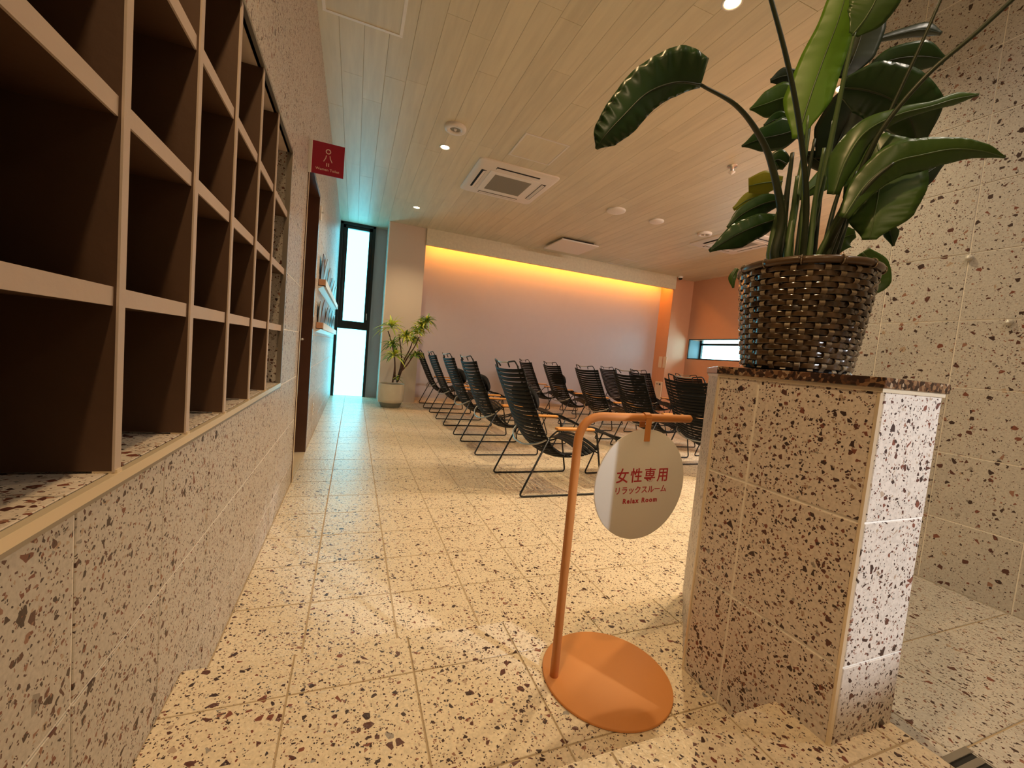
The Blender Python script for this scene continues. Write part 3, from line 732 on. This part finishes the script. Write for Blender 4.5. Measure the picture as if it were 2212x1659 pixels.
def resample(P, step):
    out = [(P[0], (P[1]-P[0]).normalized())]; acc = 0
    for a, b in zip(P, P[1:]):
        d = (b-a).length
        while acc+d >= step:
            t = (step-acc)/d; a = a+(b-a)*t; out.append((a.copy(), (b-a).normalized() if (b-a).length > 1e-6 else out[-1][1])); d = (b-a).length; acc = 0
        acc += d
    return out
def make_chair(label, group):
    t = thing('lounge_chair', label, 'lounge chair', (0,0,0), 0, group)
    sm = slat_mesh(.310, .055)
    R = resample(PROF, .0335)
    for k, (p, d) in enumerate(R):
        if k == 0: continue
        o = obj('slat', sm, t); nrm = Vector((-d.z, 0, d.x))   # points up / to sitter for d heading down-forward
        if nrm.x < 0 and k < 8: nrm = -nrm
        X = Vector((d.z*-1, 0, d.x)); X = X if X.x > -.2 and X.z >= -.2 else -X
        Z = X.cross(Vector((0,1,0)))
        o.matrix_local = Matrix.Translation(p) @ Matrix((X, Vector((0,1,0)), Z)).transposed().to_4x4()
    for s in (-1, 1):
        off = [Vector((p.x-.008, s*.235, p.z-.003)) for p in PROF[::3]]
        MB().tube(off, .0075, 6).build('side_rail', M['rod'], t, True)
        y = s*.305
        MB().tube(fillet([(.20, y, .44), (.0, y, .008), (.70, y, .008), (.635, y, .33), (.60, y, .50), (.52, y, .505)], .035, 4), .0075, 7).build('side_frame', M['rod'], t, True)
        MB().tube(fillet([(.20, y, .44), (.26, y, .50), (.55, y, .508)], .03, 3), .0065, 6).build('arm_rod', M['rod'], t, True)
        bevel(MB().box(.25, .57, y-.026, y+.026, .505, .524).build('armrest', M['bamboo'], t), .007, 3)
        MB().tube([(.635, y, .33), (.60, s*.235, .35)], .006, 6).build('seat_bracket', M['rod'], t, True)
    MB().tube(cat([(.20, -.305, .44), (.14, -.26, .395), (.10, -.13, .355), (.09, 0, .345), (.10, .13, .355), (.14, .26, .395), (.20, .305, .44)], 4), .0075, 7).build('back_bar', M['greyrod'], t, True)
    for s in (-1, 1):
        MB().tube(fillet([(-.07, s*.235, .945), (-.095, s*.225, .985), (-.11, s*.12, .972), (-.085, s*.10, .935)], .015, 3), .006, 6).build('top_loop', M['rod'], t, True)
    MB().tube(cat([(-.10, -.13, .972), (-.125, 0, .965), (-.10, .13, .972)], 4), .006, 6).build('top_bar', M['greyrod'], t, True)
    return t
def cushion(t):
    mb = MB(); n = 12
    vs = []; K = 9
    for i in range(n+1):
        q = -1+2*i/n; y = q*.215; s_ = (1-abs(q)**4)**.5 if abs(q) < 1 else 0
        for k in range(K*2):
            a = 2*PI*k/(K*2); vs.append((.055*math.cos(a)*s_, y, .095*math.copysign(abs(math.sin(a))**.8, math.sin(a))*(.35+.65*s_)))
    m_ = K*2
    fs = [(i*m_+k, i*m_+(k+1) % m_, (i+1)*m_+(k+1) % m_, (i+1)*m_+k) for i in range(n) for k in range(m_)]+[tuple(range(m_)), tuple(n*m_+k for k in range(m_))]
    c = mb.add(vs, fs).build('head_cushion', M['cushion'], t, True)
    c.location = (.105, 0, .71); c.rotation_euler = (0, math.radians(-23), 0)
    return c
SPROF = cat([(-.26, 0, .445), (-.13, 0, .425), (0, 0, .375), (.13, 0, .325), (.27, 0, .30)], 8)
def make_stool(label, group):
    t = thing('footstool', label, 'footstool', (0,0,0), 0, group)
    sm = slat_mesh(.25, .012)
    for k, (p, d) in enumerate(resample(SPROF, .0335)):
        o = obj('slat', sm, t); X = Vector((-d.z, 0, d.x)); Z = X.cross(Vector((0,1,0)))
        o.matrix_local = Matrix.Translation(p) @ Matrix((X, Vector((0,1,0)), Z)).transposed().to_4x4()
    for s in (-1, 1):
        MB().tube([Vector((p.x, s*.2, p.z-.012)) for p in SPROF[::3]], .0065, 6).build('side_rail', M['rod'], t, True)
        y = s*.24
        MB().tube(fillet([(-.06, y, .385), (-.22, y, .008), (.22, y, .008), (.10, y, .32)], .03, 4), .007, 7).build('side_frame', M['rod'], t, True)
        MB().tube([(-.06, y, .385), (.10, y, .32)], .0065, 6).build('top_rod', M['rod'], t, True)
    MB().tube([(-.06, -.24, .385), (-.06, .24, .385)], .0065, 6).build('cross_rod', M['rod'], t, True)
    return t
COLS = [(1.18, [3.02, 4.23, 5.21, 6.33, 7.43], 'left'), (3.12, [3.20, 4.12, 5.10, 6.22, 7.32], 'middle'), (5.00, [4.20, 5.15, 6.35, 7.36], 'right')]
CUSH = {(0,0), (0,1), (0,2), (1,0), (1,3), (2,1)}
random.seed(11)
ORD = {0: 'nearest the camera', 1: 'second from the camera', 2: 'third from the camera', 3: 'fourth from the camera', 4: 'fifth and farthest'}
ch0 = make_chair('x', 'black slatted lounge chairs in three columns'); st0 = make_stool('x', 'slatted footstools before the lounge chairs')
tree = build_tree()
first = True
for ci, (X0, YS, cn) in enumerate(COLS):
    for ri, Y in enumerate(YS):
        c = ch0 if first else copy_tree(ch0, tree)
        s = st0 if first else copy_tree(st0, tree)
        first = False
        j = 0 if ci == 0 and ri == 0 else random.uniform(-.03, .03)
        c.location = (X0+j*.5, Y, 0); c.rotation_euler = (0, 0, j)
        s.location = (X0+1.10+random.uniform(-.03, .03), Y+random.uniform(-.03, .03), 0); s.rotation_euler = (0, 0, random.uniform(-.06, .06))
        r_ = ri if ci < 2 else ri+1
        c['label'] = 'black slatted lounge chair, %s in the %s column' % (ORD[r_] if ci < 2 else ORD[r_].replace('fifth and farthest', 'farthest').replace('second', 'second row'), cn) + (', with head cushion' if (ci, ri) in CUSH else '')
        s['label'] = 'low slatted footstool before the %s lounge chair of the %s column' % (ORD[r_].split(' ')[0] if ri else ('nearest' if ci < 2 else 'second row'), cn)
        if (ci, ri) in CUSH:
            cushion(c)

# ------------------------------------------------------------------ potted dracaena by the column
dp = thing('potted_dracaena', 'yellow green dracaena in an ivory round pot before the column', 'potted plant', (.62, 7.12, 0))
pt = MB().lathe([(.165, .065), (.205, .10), (.213, .14), (.213, .385), (.205, .392), (.195, .385), (.195, .35), (0, .35)], n=48).build('pot', M['potcer'], dp); smooth_by_angle(pt, 50)
pb = MB().lathe([(0, 0), (.15, 0), (.155, .01), (.186, .085), (.165, .066), (0, .066)], n=48).build('pot_foot', M['potbase'], dp); smooth_by_angle(pb, 50)
MB().lathe([(.194, .352), (.15, .366), (.08, .362), (0, .372)], n=32).build('bark_mulch', M['soil'], dp, True)
o_ = Vector(dp.location)
def loc(px, py, Yw):
    d = CR*((px-1106)/FPX)+CU*(-(py-829.5)/FPX)+CF; t_ = (Yw-CP.y)/d.y; return CP+d*t_-o_
stems = [([(848, 826), (852, 800), (853, 780), (852, 768)], 7.02, 7.0), ([(857, 822), (866, 790), (867, 765), (862, 722)], 7.12, 7.08),
         ([(857, 826), (872, 780), (885, 755), (893, 732)], 7.10, 7.05), ([(859, 824), (875, 782), (895, 750), (905, 728)], 7.12, 7.0), ([(862, 806), (878, 790), (893, 768), (900, 762)], 7.08, 6.92), ([(853, 820), (852, 770), (843, 730), (838, 715)], 7.18, 7.28)]
for pts, ya, yb in stems:
    P = [loc(x, y, ya+(yb-ya)*i/3) for i, (x, y) in enumerate(pts)]
    P[0].z = max(.36, P[0].z)
    C_P = cat(P, 5); MB().tube(C_P, [.014-.007*i/len(C_P) for i in range(len(C_P))], 8).build('trunk', M['bark'], dp, True)
def strap_leaf(mb, base, dirv, L_, w_, droop, mi):
    n = 6; d = Vector(dirv).normalized(); side = d.cross(Vector((0,0,1)))
    side = side.normalized() if side.length > .05 else Vector((1,0,0)); vs = []
    for i in range(n+1):
        q = i/n; p = Vector(base)+d*(L_*q)+Vector((0,0,-1))*(droop*q*q*L_)
        ww = w_*math.sin(PI*min(1, .12+.88*q))**.7 if q < 1 else .0005
        vs += [p-side*ww+Vector((0,0,ww*.35)), p, p+side*ww+Vector((0,0,ww*.35))]
    fs = [(i*3+k, i*3+k+1, i*3+k+4, i*3+k+3) for i in range(n) for k in (0, 1)]
    mb.add(vs, fs, mi)
random.seed(5)
clusters = [(846, 700, 7.22, .30, 0), (852, 762, 6.98, .26, 0), (876, 722, 7.05, .24, 0), (910, 700, 7.02, .23, 0), (922, 688, 6.98, .23, 1), (902, 712, 6.96, .20, 0), (898, 762, 6.90, .17, 1), (848, 738, 7.2, .22, 1), (893, 728, 7.22, .2, 1), (858, 812, 7.0, .10, 1)]
for (x, y, Yw, L_, g) in clusters:
    mb = MB(); b = loc(x, y+6, Yw)
    for k in range(46 if L_ > .15 else 14):
        a = k*2.39996+random.random()*.3; el = random.uniform(-.1, 1.25)
        d = (math.cos(a)*math.cos(el), math.sin(a)*math.cos(el), math.sin(el))
        strap_leaf(mb, b+Vector((0,0,random.uniform(-.03, .03))), d, L_*random.uniform(.75, 1.12), .0155, random.uniform(.25, .75), 1 if random.random() < (.65 if g else .3) else 0)
    mb.build('leaf_cluster', [M['drac1'], M['drac2']], dp)

# ------------------------------------------------------------------ basket plant
BC = Vector((1.09, .77, 1.0415))
bp = thing('basket_plant', 'large bird of paradise plant in a dark woven basket on the granite top', 'potted plant', BC)
R0, R1, HB = .119, .150, .268
NS = 28
def rad(z): return R0+(R1-R0)*(z/HB)**.85
rows = 18
for j in range(rows):
    z = .010+(HB-.028)*(j+.5)/rows; hz = (HB-.028)/rows*.43
    mb = MB(); n = NS*6; vs = []
    for k in range(n):
        a = 2*PI*k/n; amp = .0032*math.cos(NS/2*a+(PI if j % 2 else 0))
        zz_ = z+.0012*math.sin(3*a+j)
        r_ = rad(z)+amp
        for dr_, dz in ((.0005, -hz*1.05), (.0012, -hz*.8), (.0012, hz*.8), (.0005, hz*1.05), (-.0008, hz), (-.0008, -hz)):
            vs.append(((r_+dr_)*math.cos(a), (r_+dr_)*math.sin(a), zz_+dz))
    fs = [(k*6+q, k*6+(q+1) % 6, ((k+1) % n)*6+(q+1) % 6, ((k+1) % n)*6+q) for k in range(n) for q in range(6)]
    smooth_by_angle(mb.add(vs, fs).build('weaver', M['wicker'], bp), 25)
for s_ in range(NS):
    a = 2*PI*s_/NS; mb = MB(); vs = []; n = rows*4
    ca, sa = math.cos(a), math.sin(a)
    for i in range(n+1):
        z = .004+(HB-.02)*i/n; jz = (z-.010)/((HB-.028)/rows)-.5
        amp = -.0050*math.cos(NS/2*a)*math.cos(PI*jz)
        r_ = rad(z)+amp
        hw = .0062
        for da, dr_ in ((-hw, -.0008), (-hw*.85, .0008), (hw*.85, .0008), (hw, -.0008)):
            vs.append((r_*ca+dr_*ca-sa*da, r_*sa+dr_*sa+ca*da, z))
    fs = [(i*4+q, i*4+(q+1) % 4, (i+1)*4+(q+1) % 4, (i+1)*4+q) for i in range(n) for q in range(4)]
    smooth_by_angle(mb.add(vs, fs).build('stake', M['stake'], bp), 25)
MB().lathe([(R0-.008, .003), (rad(.1)-.008, .1), (R1-.007, HB-.01), (R1-.012, HB-.01), (R0-.014, .008), (0, .008)], n=48).build('liner', M['dark'], bp, True)
rim = MB()
for k in range(12):
    a0, a1 = 2*PI*k/12+.02, 2*PI*(k+1)/12+.03
    pts = [((R1+.001)*math.cos(a0+(a1-a0)*i/8), (R1+.001)*math.sin(a0+(a1-a0)*i/8), HB-.008+.002*i/8) for i in range(9)]
    MB().tube(pts, .0075, 8, flat=1.25).build('rim_wrap', M['rim'], bp, True)
    a = a0
    MB().tube([((R1+.001+.0095*math.cos(q))*math.cos(a), (R1+.001+.0095*math.cos(q))*math.sin(a), HB-.007+.011*math.sin(q)) for q in [2*PI*i/12 for i in range(13)]], .0014, 5).build('rim_lashing', M['stake'], bp, True)
MB().lathe([(R1-.013, HB-.035), (.08, HB-.028), (0, HB-.03)], n=32).build('potting_soil', M['soil'], bp, True)

def blade(mid, wl_, wr_, mat, fold=.25, folds2=None, ruffle=0, curl=0, nseg=18, name='leaf', tip=True):
    """mid: (px,py,depth); wl_/wr_: half widths in photo px on the left / right of travel; fold: edge depth offset as share of width"""
    P = cat([at(*p) for p in mid], 8); D0 = [p[2] for p in mid]
    n = len(P); vs = []; fs = []
    def interp(arr, q):
        x = q*(len(arr)-1); i = min(int(x), len(arr)-2); t = x-i; t = t*t*(3-2*t)*.5+t*.5; return arr[i]*(1-t)+arr[i+1]*t
    K = 5
    for i, p in enumerate(P):
        q = i/(n-1); tg = (P[min(i+1, n-1)]-P[max(i-1, 0)]).normalized()
        vw = (p-CP).normalized(); perp = vw.cross(tg); perp = perp.normalized() if perp.length > .05 else CR
        dep = (p-CP).dot(CF); s_ = dep/FPX
        a, b = interp(wl_, q)*s_, interp(wr_, q)*s_
        for k in range(-K, K+1):
            u = k/K; ww = (a if u < 0 else b)
            off = perp*(u*ww)
            bend = fold*(a+b)*.5*abs(u)**1.5 + (folds2*(a+b)*.5*u if folds2 else 0)
            rf = ruffle*s_*math.sin(i*2.1+(0 if u < 0 else 1.7))*abs(u)**2
            rib = .0006*math.cos(i*2.6)*(abs(u) > .05)
            vs.append(p+off+vw*(bend+rf+rib))
        if curl: pass
    m_ = 2*K+1
    for i in range(n-1):
        for k in range(m_-1): fs.append((i*m_+k, i*m_+k+1, (i+1)*m_+k+1, (i+1)*m_+k))
    vs = [Vector(v_)-BC for v_ in vs]
    mb = MB().add(vs, fs)
    o = mb.build(name, mat, bp, True)
    so = o.modifiers.new('thick', 'SOLIDIFY'); so.thickness = .0008; so.offset = 0
    mr = MB().tube([Vector(p)-BC-(p-CP).normalized()*.0012 for p in P], [.0026-.002*i/n for i in range(n)], 6)
    mr.build('midrib', M['stemd'] if mat in (M['leafA'], M['leafD']) else M['stem'], o, True)
    return o
def stalk(pts, r0, r1, mat):
    P = cat([at(*p) for p in pts], 7); n = len(P)
    P0 = [Vector(p)-BC for p in P]
    if P0[0].z > HB-.03 and P0[0].z < HB+.06:
        c = P0[0].copy(); P0 = [Vector((c.x*.8, c.y*.8, HB-.035))]+P0; n += 1
    MB().tube(P0, [r0+(r1-r0)*i/(n-1) for i in range(n)], 8).build('petiole', mat, bp, True)
Z = 1.10
# arching leaf to the left
stalk([(1672, 548, Z), (1688, 470, Z-.01), (1668, 360, Z-.04), (1640, 292, Z-.07), (1590, 228, Z-.10), (1513, 183, Z-.13)], .0115, .0035, M['stemd'])
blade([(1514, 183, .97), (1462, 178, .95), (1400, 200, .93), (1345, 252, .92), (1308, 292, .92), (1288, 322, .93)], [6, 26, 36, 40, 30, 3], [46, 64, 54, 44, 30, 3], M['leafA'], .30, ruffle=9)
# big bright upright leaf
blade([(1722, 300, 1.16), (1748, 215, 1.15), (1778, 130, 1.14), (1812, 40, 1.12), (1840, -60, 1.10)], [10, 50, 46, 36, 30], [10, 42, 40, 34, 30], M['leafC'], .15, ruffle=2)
stalk([(1700, 548, Z+.02), (1720, 430, 1.14), (1738, 330, 1.16), (1760, 190, 1.17), (1800, 90, 1.16), (1820, 30, 1.15)], .010, .004, M['stem'])
# top right leaves
blade([(1842, 75, 1.05), (1872, 35, 1.04), (1895, -10, 1.03), (1915, -90, 1.02)], [10, 42, 50, 40], [12, 40, 48, 40], M['leafB'], .2, ruffle=2)
stalk([(1742, 548, Z+.02), (1775, 400, 1.12), (1800, 280, 1.10), (1825, 160, 1.07), (1846, 70, 1.05)], .009, .004, M['stem'])
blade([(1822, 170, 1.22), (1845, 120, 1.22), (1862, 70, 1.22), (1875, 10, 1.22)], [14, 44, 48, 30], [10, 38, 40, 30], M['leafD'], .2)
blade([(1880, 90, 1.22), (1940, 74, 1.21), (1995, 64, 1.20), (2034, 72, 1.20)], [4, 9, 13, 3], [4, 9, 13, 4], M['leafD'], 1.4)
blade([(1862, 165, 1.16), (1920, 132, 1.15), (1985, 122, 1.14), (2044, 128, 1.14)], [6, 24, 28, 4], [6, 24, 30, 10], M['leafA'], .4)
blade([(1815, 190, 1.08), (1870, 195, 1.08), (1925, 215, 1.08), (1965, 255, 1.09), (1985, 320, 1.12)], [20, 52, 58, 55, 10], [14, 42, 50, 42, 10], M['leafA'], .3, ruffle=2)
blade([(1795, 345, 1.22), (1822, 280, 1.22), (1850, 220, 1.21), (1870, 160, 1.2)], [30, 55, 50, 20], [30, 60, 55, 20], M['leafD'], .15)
# long narrow leaf pointing right
blade([(1800, 420, 1.02), (1828, 345, 1.01), (1870, 285, 1.0), (1940, 248, .99), (2010, 230, .98), (2062, 214, .98), (2115, 204, .98)], [12, 34, 26, 14, 10, 12, 2], [10, 26, 24, 14, 8, 12, 2], M['leafB'], .8, ruffle=1)
# broad leaf reaching right
blade([(1822, 470, 1.00), (1870, 400, .99), (1930, 352, .97), (1990, 335, .96), (2060, 322, .95), (2120, 326, .94), (2172, 340, .94)], [10, 30, 40, 34, 22, 14, 2], [10, 26, 34, 34, 28, 14, 2], M['leafB'], .35, ruffle=2)
stalk([(1782, 548, Z-.02), (1822, 470, 1.02), (1880, 395, .985), (1930, 352, .968)], .007, .0035, M['stemd'])
# broad hanging leaf in front
blade([(1892, 295, 1.06), (1902, 350, 1.04), (1898, 415, 1.02), (1888, 470, 1.01), (1878, 518, 1.01)], [18, 72, 78, 64, 12], [18, 62, 62, 46, 12], M['leafB'], .3, ruffle=4)
stalk([(1770, 548, Z), (1820, 450, 1.08), (1862, 372, 1.07), (1895, 300, 1.06)], .008, .0035, M['stem'])
blade([(1912, 478, 1.14), (1924, 505, 1.14), (1930, 532, 1.14)], [6, 14, 2], [6, 12, 2], M['leafA'], .3)
blade([(1940, 395, 1.2), (1990, 380, 1.2), (2036, 352, 1.2)], [20, 26, 6], [10, 26, 6], M['leafD'], .3)
blade([(1930, 262, 1.2), (1965, 262, 1.2), (1990, 255, 1.2)], [20, 24, 14], [6, 10, 10], M['leafA'], .3)
# smaller leaves on the left side
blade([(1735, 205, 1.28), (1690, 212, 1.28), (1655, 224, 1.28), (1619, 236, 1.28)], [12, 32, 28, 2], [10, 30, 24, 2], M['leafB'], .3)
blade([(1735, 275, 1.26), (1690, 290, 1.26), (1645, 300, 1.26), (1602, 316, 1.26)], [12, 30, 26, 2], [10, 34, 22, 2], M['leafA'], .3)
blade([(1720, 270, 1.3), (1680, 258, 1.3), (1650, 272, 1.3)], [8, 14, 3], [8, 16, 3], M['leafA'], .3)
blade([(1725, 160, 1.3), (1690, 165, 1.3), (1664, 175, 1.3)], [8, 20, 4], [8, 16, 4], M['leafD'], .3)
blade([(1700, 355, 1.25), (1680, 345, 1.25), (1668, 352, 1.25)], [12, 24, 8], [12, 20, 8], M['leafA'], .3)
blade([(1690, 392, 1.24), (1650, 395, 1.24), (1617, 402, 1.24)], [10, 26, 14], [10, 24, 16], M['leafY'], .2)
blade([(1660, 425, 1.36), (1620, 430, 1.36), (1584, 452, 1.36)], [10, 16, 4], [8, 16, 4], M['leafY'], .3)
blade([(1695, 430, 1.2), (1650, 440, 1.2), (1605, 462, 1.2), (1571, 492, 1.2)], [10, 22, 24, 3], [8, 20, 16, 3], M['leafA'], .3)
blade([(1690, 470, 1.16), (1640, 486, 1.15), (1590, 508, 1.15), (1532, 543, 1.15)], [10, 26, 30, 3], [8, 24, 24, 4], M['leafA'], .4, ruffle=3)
blade([(1790, 370, 1.26), (1765, 345, 1.26), (1735, 330, 1.26)], [10, 18, 4], [10, 18, 4], M['leafD'], .3)
blade([(1800, 350, 1.3), (1790, 300, 1.3), (1800, 240, 1.3)], [8, 26, 4], [8, 22, 4], M['leafD'], .3)
blade([(1720, 430, 1.2), (1780, 385, 1.2), (1820, 340, 1.2)], [6, 20, 10], [6, 26, 14], M['leafB'], .3)
# low leaves behind the rim
blade([(1795, 545, 1.2), (1820, 515, 1.2), (1848, 505, 1.2)], [16, 28, 10], [14, 28, 8], M['leafB'], .2)
blade([(1862, 545, 1.26), (1888, 575, 1.26), (1896, 610, 1.26), (1880, 640, 1.26)], [14, 24, 22, 3], [10, 20, 24, 3], M['leafB'], .2)
blade([(1592, 580, 1.26), (1582, 600, 1.26), (1584, 622, 1.26)], [4, 8, 2], [4, 8, 2], M['leafB'], .2)
# bare stalks rising out of the frame
stalk([(1735, 548, Z), (1742, 430, 1.07), (1728, 280, 1.02), (1700, 130, .97), (1655, -40, .93)], .008, .0045, M['stemd'])
stalk([(1800, 548, Z), (1850, 400, 1.06), (1925, 235, 1.01), (1990, 95, .97), (2045, -30, .94)], .006, .0028, M['stemd'])
stalk([(1790, 548, Z-.03), (1850, 390, 1.02), (1905, 280, .98), (2000, 165, .93), (2110, 70, .89), (2230, -40, .86)], .0065, .0042, M['stemd'])
for x0, x1, ytop, r_, mt_ in ((1664, 1690, 430, .011, 'stem'), (1688, 1712, 330, .0105, 'stemd'), (1706, 1722, 380, .009, 'stem'), (1722, 1760, 300, .0075, 'stemd'), (1748, 1780, 320, .0085, 'stem'), (1758, 1800, 260, .007, 'stemd'), (1778, 1840, 340, .0075, 'stemd'), (1790, 1850, 370, .006, 'stem'), (1808, 1870, 400, .006, 'stemd'), (1730, 1745, 250, .006, 'stem')):
    dz = random.uniform(-.03, .05)
    stalk([(x0, 549, Z+dz), ((x0*.6+x1*.4), 549-(549-ytop)*.5, Z+dz), (x1, ytop, Z+dz-.02)], r_, r_*.45, M[mt_])
stalk([(1750, 548, 1.16), (1765, 430, 1.2), (1790, 320, 1.24), (1830, 200, 1.24), (1870, 150, 1.2)], .008, .003, M['stemd'])
